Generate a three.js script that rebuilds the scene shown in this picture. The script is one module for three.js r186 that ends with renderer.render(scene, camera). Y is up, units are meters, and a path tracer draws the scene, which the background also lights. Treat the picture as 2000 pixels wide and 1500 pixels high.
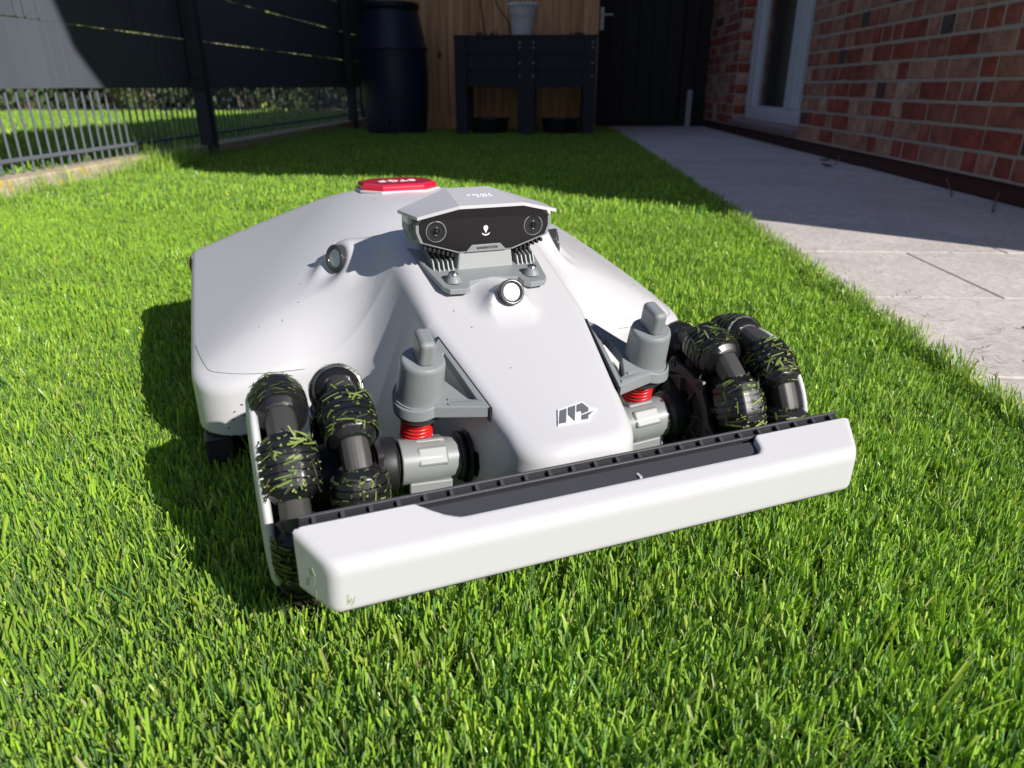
import * as THREE from 'three';
import { mergeGeometries, toCreasedNormals } from 'three/addons/utils/BufferGeometryUtils.js';
import { RoundedBoxGeometry } from 'three/addons/geometries/RoundedBoxGeometry.js';
import { FontLoader } from 'three/addons/loaders/FontLoader.js';
import { TextGeometry } from 'three/addons/geometries/TextGeometry.js';

// ------------------------------------------------------------------ camera, sky, sun, exposure
const scene = new THREE.Scene();
const camera = new THREE.PerspectiveCamera(56.8, 4 / 3, 0.03, 200);
camera.position.set(0, 0.43, 0);
camera.rotation.order = 'YXZ';
camera.rotation.set(-Math.atan(580 / 1387), THREE.MathUtils.degToRad(2.86), 0);
camera.focus = 0.74;
camera.userData.fStop = 7.5;
camera.updateMatrixWorld();

const sunDir = new THREE.Vector3(0.777, 0.58, 0.629).normalize();   // towards the sun
const skyTex = (() => {                                  // plain clear sky: deep blue overhead, paler near the horizon
  const w = 128, h = 64, d = new Float32Array(w * h * 4);
  for (let j = 0; j < h; j++) for (let i = 0; i < w; i++) {
    const el = ((j + 0.5) / h - 0.5) * Math.PI, t = Math.pow(Math.max(0, Math.sin(el)), 0.5), o = (j * w + i) * 4;
    const k = 0.30;
    d[o] = k * (0.80 + (0.28 - 0.80) * t); d[o + 1] = k * (0.86 + (0.42 - 0.86) * t); d[o + 2] = k * (0.98 + (0.82 - 0.98) * t); d[o + 3] = 1;
    if (el < 0) { d[o] = k * 0.30; d[o + 1] = k * 0.34; d[o + 2] = k * 0.3; }
  }
  const t = new THREE.DataTexture(d, w, h, THREE.RGBAFormat, THREE.FloatType);
  t.mapping = THREE.EquirectangularReflectionMapping; t.magFilter = THREE.LinearFilter; t.needsUpdate = true;
  return t;
})();
scene.background = skyTex; scene.environment = skyTex;
const sun = new THREE.DirectionalLight(new THREE.Color(1, 0.955, 0.90), 4.8);
sun.target.position.set(0, 0, -2); sun.position.copy(sunDir).multiplyScalar(20).add(sun.target.position);
sun.castShadow = true; sun.shadow.radius = 1; sun.shadow.mapSize.set(4096, 4096);
Object.assign(sun.shadow.camera, { left: -9, right: 9, top: 9, bottom: -9, near: 1, far: 50 });
scene.add(sun, sun.target);
const renderer = new THREE.WebGLRenderer({ antialias: true });
renderer.setSize(1024, 768);
renderer.toneMapping = THREE.LinearToneMapping; renderer.toneMappingExposure = 1.22;
renderer.shadowMap.enabled = true;

// ------------------------------------------------------------------ helpers
let seed = 12345;
const rnd = () => { seed |= 0; seed = seed + 0x6D2B79F5 | 0; let t = Math.imul(seed ^ seed >>> 15, 1 | seed); t = t + Math.imul(t ^ t >>> 7, 61 | t) ^ t; return ((t ^ t >>> 14) >>> 0) / 4294967296; };
const rr = (a, b) => a + (b - a) * rnd();
const V = (x, y, z) => new THREE.Vector3(x, y, z);
const rad = THREE.MathUtils.degToRad;
const used = {};
const numbered = n => { const k = used[n] = (used[n] ?? -1) + 1; return k ? `${n}_${String(k).padStart(3, '0')}` : n; };
const C = (r, g, b) => new THREE.Color().setRGB(r, g, b);
const std = (r, g, b, rough = 0.6, more = {}) => new THREE.MeshPhysicalMaterial({ color: C(r, g, b), roughness: rough, ...more });
function shade(o) { o.castShadow = o.receiveShadow = true; return o; }
function part(name, geo, mat, parent) { const m = shade(new THREE.Mesh(geo, mat)); m.name = name; parent.add(m); return m; }
function thing(name, label, category, group) {
  const o = new THREE.Group(); o.name = numbered(name); o.userData = { label, category }; if (group) o.userData.group = group; scene.add(o); return o;
}
function single(name, geo, mat, label, category, group) {
  const m = shade(new THREE.Mesh(geo, mat)); m.name = numbered(name); m.userData = { label, category }; if (group) m.userData.group = group; scene.add(m); return m;
}
function struct(name, geo, mat) { const m = shade(new THREE.Mesh(geo, mat)); m.name = name; m.userData.kind = 'structure'; scene.add(m); return m; }
const clean = g => { const o = g.index ? g.toNonIndexed() : g.clone(); for (const k of Object.keys(o.attributes)) if (!['position', 'normal', 'uv'].includes(k)) o.deleteAttribute(k); return o; };
const merge = gs => mergeGeometries(gs.map(clean));
const box = (x0, x1, y0, y1, z0, z1) => new THREE.BoxGeometry(x1 - x0, y1 - y0, z1 - z0).translate((x0 + x1) / 2, (y0 + y1) / 2, (z0 + z1) / 2);
const rbox = (x0, x1, y0, y1, z0, z1, r = 0.002, s = 2) => new RoundedBoxGeometry(x1 - x0, y1 - y0, z1 - z0, s, r).translate((x0 + x1) / 2, (y0 + y1) / 2, (z0 + z1) / 2);
const cyl = (r0, r1, y0, y1, n = 32) => new THREE.CylinderGeometry(r1, r0, y1 - y0, n).translate(0, (y0 + y1) / 2, 0);
const lathe = (pts, n = 48) => new THREE.LatheGeometry(pts.map(p => new THREE.Vector2(p[0], p[1])), n);
const clathe = (pts, n = 48, a = 0.5) => toCreasedNormals(lathe(pts, n), a);
const shapeOf = pts => { const s = new THREE.Shape(); pts.forEach((p, i) => i ? s.lineTo(p[0], p[1]) : s.moveTo(p[0], p[1])); s.closePath(); return s; };
const extrude = (pts, depth, bevel = 0, holes = []) => { const s = shapeOf(pts); for (const h of holes) s.holes.push(new THREE.Path(h.map(p => new THREE.Vector2(p[0], p[1])))); return new THREE.ExtrudeGeometry(s, { depth: Math.max(depth - 2 * bevel, 1e-5), bevelEnabled: bevel > 0, bevelThickness: bevel, bevelSize: bevel, bevelOffset: -bevel, bevelSegments: 3, curveSegments: 20 }).translate(0, 0, bevel); };
const between = (geo, a, b) => geo.applyQuaternion(new THREE.Quaternion().setFromUnitVectors(V(0, 1, 0), b.clone().sub(a).normalize())).translate(a.x, a.y, a.z);
const bar = (a, b, r, n = 12) => between(cyl(r, r, 0, a.distanceTo(b), n), a, b);
// value noise
const hash3 = (x, y, z) => { let h = Math.imul(x, 374761393) + Math.imul(y, 668265263) + Math.imul(z, 2147483647 ^ 0x5bd1e995) | 0; h = Math.imul(h ^ h >>> 13, 1274126177); return ((h ^ h >>> 16) >>> 0) / 4294967296; };
function noise2(x, y, per = 0, s = 0) {
  const xi = Math.floor(x), yi = Math.floor(y), fx = x - xi, fy = y - yi, u = fx * fx * (3 - 2 * fx), v = fy * fy * (3 - 2 * fy);
  const w = per ? a => ((a % per) + per) % per : a => a;
  const a = hash3(w(xi), w(yi), s), b = hash3(w(xi + 1), w(yi), s), c = hash3(w(xi), w(yi + 1), s), d = hash3(w(xi + 1), w(yi + 1), s);
  return a + (b - a) * u + (c - a) * v + (a - b - c + d) * u * v;
}
const fbm = (x, y, per, oct = 4, s = 0) => { let v = 0, a = 0.5, t = 0; for (let i = 0; i < oct; i++) { v += a * noise2(x, y, per, s + i); t += a; x *= 2; y *= 2; per *= 2; a *= 0.5; } return v / t; };
function texture(size, fn, srgb = true) {               // fn(u, v) -> [r, g, b] in 0..1 display values
  const d = new Uint8Array(size * size * 4);
  for (let j = 0; j < size; j++) for (let i = 0; i < size; i++) { const c = fn(i / size, j / size), o = (j * size + i) * 4; for (let k = 0; k < 3; k++) d[o + k] = Math.max(0, Math.min(255, c[k] * 255)); d[o + 3] = 255; }
  const t = new THREE.DataTexture(d, size, size); t.wrapS = t.wrapT = THREE.RepeatWrapping; t.magFilter = THREE.LinearFilter; t.minFilter = THREE.LinearMipmapLinearFilter; t.generateMipmaps = true;
  if (srgb) t.colorSpace = THREE.SRGBColorSpace; t.needsUpdate = true; return t;
}
const grain = texture(256, (u, v) => { const n = 0.6 * fbm(u * 32, v * 32, 32, 3, 5) + 0.4 * noise2(u * 128, v * 128, 128, 9); return [n, n, n]; }, false);

// surface nets on a signed distance function
function sdfGeo(f, lo, hi, h, smooth = true) {
  const n = [0, 1, 2].map(i => Math.ceil((hi[i] - lo[i]) / h) + 1), [nx, ny, nz] = n;
  const val = new Float32Array(nx * ny * nz);
  for (let k = 0, o = 0; k < nz; k++) for (let j = 0; j < ny; j++) for (let i = 0; i < nx; i++, o++) val[o] = f(lo[0] + i * h, lo[1] + j * h, lo[2] + k * h);
  const id = new Int32Array(nx * ny * nz).fill(-1), pos = [], idx = [], step = [1, nx, nx * ny];
  const corners = [0, 1, nx, nx + 1, nx * ny, nx * ny + 1, nx * ny + nx, nx * ny + nx + 1];
  const edges = [[0, 1], [2, 3], [4, 5], [6, 7], [0, 2], [1, 3], [4, 6], [5, 7], [0, 4], [1, 5], [2, 6], [3, 7]];
  for (let k = 0; k < nz - 1; k++) for (let j = 0; j < ny - 1; j++) for (let i = 0; i < nx - 1; i++) {
    const o = i + j * nx + k * nx * ny; let neg = 0;
    for (const c of corners) if (val[o + c] < 0) neg++;
    if (!neg || neg === 8) continue;
    let x = 0, y = 0, z = 0, m = 0;
    for (const [a, b] of edges) { const va = val[o + corners[a]], vb = val[o + corners[b]]; if ((va < 0) === (vb < 0)) continue; const t = va / (va - vb); x += (a & 1) + t * ((b & 1) - (a & 1)); y += (a >> 1 & 1) + t * ((b >> 1 & 1) - (a >> 1 & 1)); z += (a >> 2) + t * ((b >> 2) - (a >> 2)); m++; }
    id[o] = pos.length / 3; pos.push(lo[0] + (i + x / m) * h, lo[1] + (j + y / m) * h, lo[2] + (k + z / m) * h);
  }
  for (let k = 1; k < nz - 1; k++) for (let j = 1; j < ny - 1; j++) for (let i = 1; i < nx - 1; i++) {
    const o = i + j * nx + k * nx * ny, s0 = val[o] < 0;
    for (let a = 0; a < 3; a++) {
      if (s0 === (val[o + step[a]] < 0)) continue;
      const b = step[(a + 1) % 3], c = step[(a + 2) % 3], q = [id[o], id[o - b], id[o - b - c], id[o - c]];
      if (s0) idx.push(q[0], q[1], q[2], q[0], q[2], q[3]); else idx.push(q[0], q[2], q[1], q[0], q[3], q[2]);
    }
  }
  const nor = new Float32Array(pos.length), e = h * 0.35;
  for (let p = 0; p < pos.length; p += 3) {
    let x = pos[p], y = pos[p + 1], z = pos[p + 2], gx, gy, gz;
    for (let it = 0; it < 3; it++) {
      gx = f(x + e, y, z) - f(x - e, y, z); gy = f(x, y + e, z) - f(x, y - e, z); gz = f(x, y, z + e) - f(x, y, z - e);
      const l = Math.hypot(gx, gy, gz) || 1; gx /= l; gy /= l; gz /= l;
      if (it < 2) { let d = f(x, y, z); d = Math.max(-h * 0.5, Math.min(h * 0.5, d)); x -= gx * d; y -= gy * d; z -= gz * d; }
    }
    pos[p] = x; pos[p + 1] = y; pos[p + 2] = z; nor[p] = gx; nor[p + 1] = gy; nor[p + 2] = gz;
  }
  const g = new THREE.BufferGeometry();
  g.setAttribute('position', new THREE.Float32BufferAttribute(pos, 3)); g.setIndex(idx);
  if (smooth) g.setAttribute('normal', new THREE.BufferAttribute(nor, 3)); else g.computeVertexNormals();
  return g;
}
const smax = (a, b, k) => { const h = Math.max(k - Math.abs(a - b), 0) / k; return Math.max(a, b) + h * h * k / 4; };
const smin = (a, b, k) => { const h = Math.max(k - Math.abs(a - b), 0) / k; return Math.min(a, b) - h * h * k / 4; };
const capsule = (x, y, z, a, b, r0, r1 = r0) => { const bx = b[0] - a[0], by = b[1] - a[1], bz = b[2] - a[2], px = x - a[0], py = y - a[1], pz = z - a[2]; const t = Math.max(0, Math.min(1, (px * bx + py * by + pz * bz) / (bx * bx + by * by + bz * bz))); return Math.hypot(px - t * bx, py - t * by, pz - t * bz) - (r0 + (r1 - r0) * t); };

// ------------------------------------------------------------------ the ground
const GARDEN = { wall: 1.70, path: 0.64, fence: -2.15 };
const soilTex = texture(256, (u, v) => { const n = fbm(u * 16, v * 16, 16, 4, 2), m = fbm(u * 5, v * 5, 5, 3, 7); return [0.13 + 0.08 * n, 0.12 + 0.08 * n + 0.03 * m, 0.07 + 0.04 * n]; });
const lawnMat = new THREE.MeshStandardMaterial({ map: soilTex, roughness: 1 });
const plane = (x0, x1, z0, z1, y, tile = 1) => { const g = new THREE.PlaneGeometry(x1 - x0, z1 - z0).rotateX(-Math.PI / 2).translate((x0 + x1) / 2, y, (z0 + z1) / 2); const p = g.attributes.position, uv = g.attributes.uv; for (let i = 0; i < p.count; i++) uv.setXY(i, p.getX(i) / tile, p.getZ(i) / tile); return g; };
struct('lawn', plane(-60, 60, -60, 30, 0, 0.6), lawnMat);

// path of pale concrete slabs along the house
const slabTex = texture(512, (u, v) => { const a = fbm(u * 6, v * 6, 6, 4, 21), b = noise2(u * 128, v * 128, 128, 3), c = fbm(u * 40, v * 24, 8, 2, 17), s = noise2(u * 220, v * 220, 220, 8) > 0.93 ? -0.10 : 0; const n = 0.81 + 0.10 * (a - 0.5) + 0.10 * (b - 0.5) + 0.07 * (c - 0.5) + s; return [n, n * 0.955, n * 0.92]; });
const slabMats = [1, 0.95, 1.04].map(k => new THREE.MeshStandardMaterial({ map: slabTex, color: C(k, k, k), roughness: 0.85, bumpMap: grain, bumpScale: 0.0008 }));
const path = new THREE.Group(); path.name = 'path'; path.userData.kind = 'structure'; scene.add(path);
part('sand_bed', box(GARDEN.path - 0.02, GARDEN.wall + 0.05, 0.002, 0.014, -8.6, 1.2), std(0.10, 0.09, 0.08, 1), path);
{
  const offs = [0.95, 1.215, 0.88, 1.13, 0.95, 1.2]; let row = 0;
  for (let z = 1.22; z > -8.5; z -= 0.45, row++) {
    const k = Math.round((-1.48 - z) / 0.45) ; let x = offs[((k % 6) + 6) % 6] - 1.2;
    for (; x < GARDEN.wall; x += 0.6) {
      const x0 = Math.max(x, GARDEN.path), x1 = Math.min(x + 0.6, GARDEN.wall + 0.02); if (x1 - x0 < 0.03) continue;
      const g = rbox(x0 + 0.002, x1 - 0.002, 0.004, 0.025 + rr(-0.001, 0.001), z - 0.45 + 0.002, z - 0.002, 0.003, 1), p = g.attributes.position, uv = g.attributes.uv, ou = rnd(), ov = rnd();
      for (let i = 0; i < p.count; i++) uv.setXY(i, p.getX(i) / 0.8 + ou, p.getZ(i) / 0.8 + ov);
      part('paving_slab', g, slabMats[Math.floor(rnd() * 3)], path);
    }
  }
}

// ------------------------------------------------------------------ the brick house
const house = thing('brick_house', 'red brick house wall with tall white framed window beside the paved path', 'house');
{
  const W = GARDEN.wall, near = -1.598, far = -8.75, top = 1.818;
  const mortar = std(0.44, 0.37, 0.31, 1, { bumpMap: grain, bumpScale: 0.002 });
  const oz0 = -7.2, oz1 = -5.27, oy0 = 0.19, oy1 = 1.75;                             // window opening
  const core = [box(W + 0.0035, W + 5, 0.10, top, oz1, near), box(W + 0.0035, W + 5, 0.10, top, far, oz0), box(W + 0.0035, W + 5, oy1, top, oz0, oz1), box(W + 0.0035, W + 5, 0.10, oy0 - 0.03, oz0, oz1), box(W + 0.35, W + 5, oy0 - 0.03, oy1, oz0, oz1)];
  part('wall', merge(core), mortar, house);
  part('plinth', merge([box(W + 0.03, W + 5, 0, 0.097, far, near)]), std(0.085, 0.036, 0.030, 0.9, { bumpMap: grain, bumpScale: 0.003 }), house);
  // upper floor and roof, seen from the side: jettied out towards the sunny end, then sloping back to the ridge
  part('upper_floor', extrude([[1.5, 1.82], [0.93, 2.39], [0.583, 3.3], [0.5, 3.42], [8.75, 3.42], [8.75, 1.82]], 5, 0.004).rotateY(-Math.PI / 2).scale(1, 1, -1).translate(W + 5.003, 0, 0), mortar, house);
  part('roof', extrude([[0.35, 3.421], [0.253, 3.67], [0.4, 4.0], [0.515, 4.17], [1.1, 4.55], [1.8, 4.73], [9.2, 4.73], [9.2, 3.421]], 5.1, 0.004).rotateY(-Math.PI / 2).scale(1, 1, -1).translate(W + 5.05, 0, 0), std(0.16, 0.10, 0.08, 0.9), house);
  // bricks
  const brickTex = texture(256, (u, v) => { const a = fbm(u * 8, v * 8, 8, 4, 31), b = noise2(u * 90, v * 90, 90, 4), c = fbm(u * 16, v * 30, 2, 3, 11); const n = 0.88 + 0.42 * (a - 0.5) + 0.22 * (b - 0.5) + (c > 0.62 ? 0.16 : 0); return [n, n * 0.98, n * 0.96]; });
  const tones = [[0.44, 0.10, 0.06], [0.37, 0.085, 0.055], [0.44, 0.145, 0.095], [0.52, 0.23, 0.15], [0.62, 0.33, 0.235], [0.50, 0.235, 0.165], [0.66, 0.42, 0.32], [0.12, 0.08, 0.078], [0.52, 0.27, 0.19]];
  const bm = tones.map(t => new THREE.MeshStandardMaterial({ color: C(...t), map: brickTex, roughness: 0.92, bumpMap: grain, bumpScale: 0.004 }));
  const pitch = 0.0885, bh = 0.0745, geos = {};
  const brickGeo = (len, v) => geos[len.toFixed(3) + v] ??= (() => {                  // face towards -x, worn chamfered edges
    const c = 0.004, a = len / 2, b = bh / 2, j = () => rr(-0.0015, 0.0015), f = [], P = [[-a + c, -b + c], [a - c, -b + c], [a - c, b - c], [-a + c, b - c]].map(p => [rr(-0.001, 0.001), p[1] + j(), p[0] + j()]), Q = [[-a, -b], [a, -b], [a, b], [-a, b]].map(p => [0.003, p[1] + j(), p[0] + j()]), R = Q.map(p => [0.03, p[1], p[2]]);
    const pos = [], uv = [], quad = (p, q, r, s) => { for (const t of [p, q, r, p, r, s]) { pos.push(...t); uv.push(t[2] / 0.4 + v * 0.37, t[1] / 0.4 + v * 0.21 + t[0]); } };
    quad(P[0], P[1], P[2], P[3]); for (let i = 0; i < 4; i++) { const k = (i + 1) % 4; quad(Q[i], Q[k], P[k], P[i]); quad(R[i], R[k], Q[k], Q[i]); }
    const g = new THREE.BufferGeometry(); g.setAttribute('position', new THREE.Float32BufferAttribute(pos, 3)); g.setAttribute('uv', new THREE.Float32BufferAttribute(uv, 2)); g.computeVertexNormals(); return g;
  })();
  const rest = [], lens = [0.245, 0.118, 0.245, 0.245, 0.178];
  let built = 0;
  for (let c = 0; c < 19; c++) {
    const y = 0.10 + c * pitch + 0.012 + bh / 2; let z = near - rr(0, 0.05) * 0;
    while (z > far + 0.06) {
      let L = lens[Math.floor(rnd() * lens.length)]; if (rnd() < 0.35) L = 0.118;
      const inWin = y + bh / 2 > oy0 - 0.03 && y < oy1;
      if (inWin && z > oz1 && z - L < oz1 + 0.03) L = Math.max(0.05, z - oz1);
      if (inWin && z <= oz1 + 0.001 && z > oz0 + 0.001) { z = oz0; continue; }
      if (z - L < far) L = z - far;
      const zc = z - L / 2, bl = L - 0.012, pale = fbm(zc * 0.9 + 3, y * 2.5, 0, 2, 77);
      let tone = rnd() < 0.045 ? 7 : rnd() < pale * 0.95 ? 3 + Math.floor(rnd() * 4) : Math.floor(rnd() * 3); if (rnd() < 0.12) tone = 8;
      if (bl > 0.03) {
        const dist = Math.hypot(W, zc), vis = (y - 0.43) / (-zc) < 0.20 && zc < -2.4;
        const x = W + rr(-0.002, 0.002);
        if (vis && built < 300) { const m = part('brick', brickGeo(bl, Math.floor(rnd() * 4)), bm[tone], house); m.position.set(x, y, zc); m.rotation.set(rr(-0.01, 0.01), rr(-0.008, 0.008), rr(-0.01, 0.01)); built++; }
        else rest.push([brickGeo(bl, 0).clone().translate(x, y, zc), tone]);
      }
      z -= L;
    }
  }
  // bricks that return into the far side of the window opening
  for (let c = 1; c < 12; c++) { const y = 0.10 + c * pitch + 0.012 + bh / 2, L = c % 2 ? 0.118 : 0.10; const m = part('brick', brickGeo(L - 0.012, 1), bm[Math.floor(rnd() * 7)], house); m.position.set(W + 0.004 + L / 2, y, oz0 + 0.004); m.rotation.y = Math.PI / 2 ; }
  const byTone = {}; for (const [g, t] of rest) (byTone[t % 3] ??= []).push(g);
  for (const t in byTone) { const m = part('brickwork', merge(byTone[t]), bm[[1, 3, 4][t]], house); m.userData.kind = 'stuff'; }
  // window
  const white = std(0.72, 0.73, 0.76, 0.35), win = new THREE.Group(); win.name = 'window'; house.add(win);
  const X = W + 0.12;
  part('jamb', merge([rbox(X, X + 0.07, oy0, oy1, oz0, oz0 + 0.07), rbox(X - 0.02, X + 0.05, oy0, oy1, oz0 + 0.071, oz0 + 0.11)]), white, win);
  part('sash', merge([rbox(X - 0.012, X + 0.05, oy0 + 0.09, oy1, oz0 + 0.13, oz0 + 0.24), rbox(X + 0.01, X + 0.05, oy0 + 0.09, oy1, oz0 + 0.243, oz0 + 0.30)]), white, win);
  part('mullion', merge([rbox(X - 0.012, X + 0.05, oy0 + 0.09, oy1, oz0 + 1.18, oz0 + 1.30), rbox(X - 0.03, X + 0.03, oy0 + 0.09, oy1, oz0 + 1.303, oz0 + 1.42), rbox(X, X + 0.05, oy0 + 0.09, oy1, oz0 + 1.423, oz0 + 1.5)]), white, win);
  part('bottom_rail', merge([rbox(X - 0.02, X + 0.05, oy0, oy0 + 0.088, oz0 + 0.111, oz1 - 0.002)]), white, win);
  part('rail_cap', rbox(X - 0.035, X - 0.021, oy0 - 0.02, oy0 + 0.055, oz0 + 0.15, oz1 - 0.01), white, win);
  part('pane', box(X + 0.02, X + 0.026, oy0 + 0.09, oy1, oz0 + 0.301, oz0 + 1.179), new THREE.MeshPhysicalMaterial({ color: C(0.9, 0.93, 0.92), roughness: 0.03, transmission: 1, thickness: 0, ior: 1.5 }), win);
  part('pane', box(X + 0.02, X + 0.026, oy0 + 0.09, oy1, oz0 + 1.501, oz1 - 0.004), new THREE.MeshPhysicalMaterial({ color: C(0.9, 0.93, 0.92), roughness: 0.03, transmission: 1, thickness: 0, ior: 1.5 }), win);
  part('sill', extrude([[W - 0.03, 0.125], [W + 0.2, 0.165], [W + 0.2, 0.19], [W - 0.03, 0.15]], oz1 - oz0 - 0.01, 0.003).translate(0, 0, oz0 + 0.005), std(0.26, 0.17, 0.17, 0.6), win);
  part('head', rbox(X, X + 0.07, oy1 - 0.08, oy1 - 0.002, oz0 + 0.071, oz1 - 0.005), white, win);
}
// ------------------------------------------------------------------ fence, kerb and what lies behind
const anthracite = std(0.045, 0.050, 0.062, 0.55);
{
  const F = GARDEN.fence, f = thing('bar_fence', 'grey steel bar fence with dark privacy strips and posts on a concrete kerb', 'fence');
  const post = std(0.04, 0.047, 0.06, 0.5), barM = std(0.13, 0.145, 0.175, 0.5);
  for (const z of [-1.0, -4.52, -8.0]) { const p = part('post', rbox(F + 0.015, F + 0.095, -0.1, 2.0, z - 0.04, z + 0.04, 0.006), post, f); part('clamp', rbox(F + 0.005, F + 0.10, 0.42, 0.47, z + 0.041, z + 0.062, 0.003), post, p); part('post_cap', rbox(F + 0.01, F + 0.1, 2.0, 2.015, z - 0.045, z + 0.045, 0.004), post, p); }
  const bg = cyl(0.0052, 0.0052, 0.085, 0.46, 8);
  for (let z = 0.3; z > -8.7; z -= 0.0625) { const m = part('bar', bg, barM, f); m.position.set(F - 0.02, 0, z + rr(-0.002, 0.002)); }
  for (const y of [0.155, 0.44]) part('rail', rbox(F - 0.032, F - 0.012, y - 0.008, y + 0.008, -8.75, 0.5, 0.003, 1), barM, f);
  const sm = new THREE.MeshPhysicalMaterial({ color: C(0.10, 0.112, 0.138), roughness: 0.55, bumpMap: grain, bumpScale: 0.0006 });
  const bays = [[-8.75, -8.0], [-7.997, -4.52], [-4.517, -1.0], [-0.997, 0.5]];
  for (let r = 0; r < 6; r++) for (const [a, b] of bays) {
    const y0 = 0.425 + r * 0.266, y1 = y0 + 0.2615, n = 40, pos = [], idx = [], uv = [];
    for (let i = 0; i <= n; i++) { const z = a + (b - a) * i / n, w = 0.004 * Math.sin(z * 9 + r * 2) + 0.002 * Math.sin(z * 23 + r); for (const [y, dx] of [[y0, 0], [y0, 0.004], [y1, 0.004], [y1, 0]]) { pos.push(F + w + dx, y + 0.0015 * Math.sin(z * 5 + r * 3), z); uv.push(z / 0.5, y / 0.5); } }
    for (let i = 0; i < n; i++) for (let k = 0; k < 4; k++) { const p = i * 4 + k, q = i * 4 + (k + 1) % 4; idx.push(p, p + 4, q, q, p + 4, q + 4); }
    const g = new THREE.BufferGeometry(); g.setAttribute('position', new THREE.Float32BufferAttribute(pos, 3)); g.setAttribute('uv', new THREE.Float32BufferAttribute(uv, 2)); g.setIndex(idx); const gg = g.toNonIndexed(); gg.computeVertexNormals();
    const s = part('privacy_strip', gg, sm, f);
    if (a > -5) for (let z = b - 0.5; z > a + 0.05; z -= 0.85) for (const d of [0, 0.055, 0.14]) { const zz = z - d + (r % 2 ? 0.11 : 0); if (zz > a) part('crease', rbox(F + 0.003, F + 0.011, y0 + 0.004, y1 - 0.004, zz - 0.0025, zz + 0.0025, 0.001, 1), sm, s); }
  }
  const kerbTex = texture(256, (u, v) => { const a = fbm(u * 8, v * 8, 8, 4, 41), b = noise2(u * 60, v * 60, 60, 2), l = fbm(u * 10, v * 10, 10, 3, 91), lich = l > 0.64 && b > 0.35 ? 1 : 0; const n = 0.72 + 0.22 * (a - 0.5) + 0.14 * (b - 0.5); return lich ? [0.80, 0.70, 0.36] : [n, n * 0.93, n * 0.80]; });
  const k = rbox(F - 0.09, F + 0.06, -0.15, 0.10, -8.75, 0.6, 0.012), p = k.attributes.position, uv = k.attributes.uv; for (let i = 0; i < p.count; i++) uv.setXY(i, p.getZ(i) / 0.5, (p.getY(i) + p.getX(i)) / 0.5);
  single('kerb', k, new THREE.MeshStandardMaterial({ map: kerbTex, roughness: 0.95, bumpMap: grain, bumpScale: 0.003 }), 'weathered concrete kerb with yellow lichen under the bar fence', 'kerb');
}
// shrubs in the next garden
const leafM = (r, g, b) => new THREE.MeshPhysicalMaterial({ color: C(r, g, b), roughness: 1, transmission: 0.35, thickness: 0, clearcoat: 0.25, clearcoatRoughness: 0.35, side: THREE.DoubleSide });
function leaves(n, place, size) {
  const pos = [], nor = [], q = new THREE.Quaternion(), e = new THREE.Euler(), a = V(), N = V();
  for (let i = 0; i < n; i++) {
    const c = place(), s = size * rr(0.6, 1.4); e.set(rr(-1.2, 1.2), rr(0, 6.3), rr(-0.8, 0.8)); q.setFromEuler(e); N.set(0, 0, 1).applyQuaternion(q);
    const P = [[0, 0], [0.45, 0.5], [0, 1.15], [-0.45, 0.5]].map(p => a.set(p[0] * s * 0.8, (p[1] - 0.5) * s, p[0] ? 0.1 * s : 0).applyQuaternion(q).add(c).toArray());
    for (const k of [0, 1, 2, 0, 2, 3]) { pos.push(...P[k]); nor.push(N.x, N.y, N.z); }
  }
  const g = new THREE.BufferGeometry(); g.setAttribute('position', new THREE.Float32BufferAttribute(pos, 3)); g.setAttribute('normal', new THREE.Float32BufferAttribute(nor, 3)); return g;
}
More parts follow.
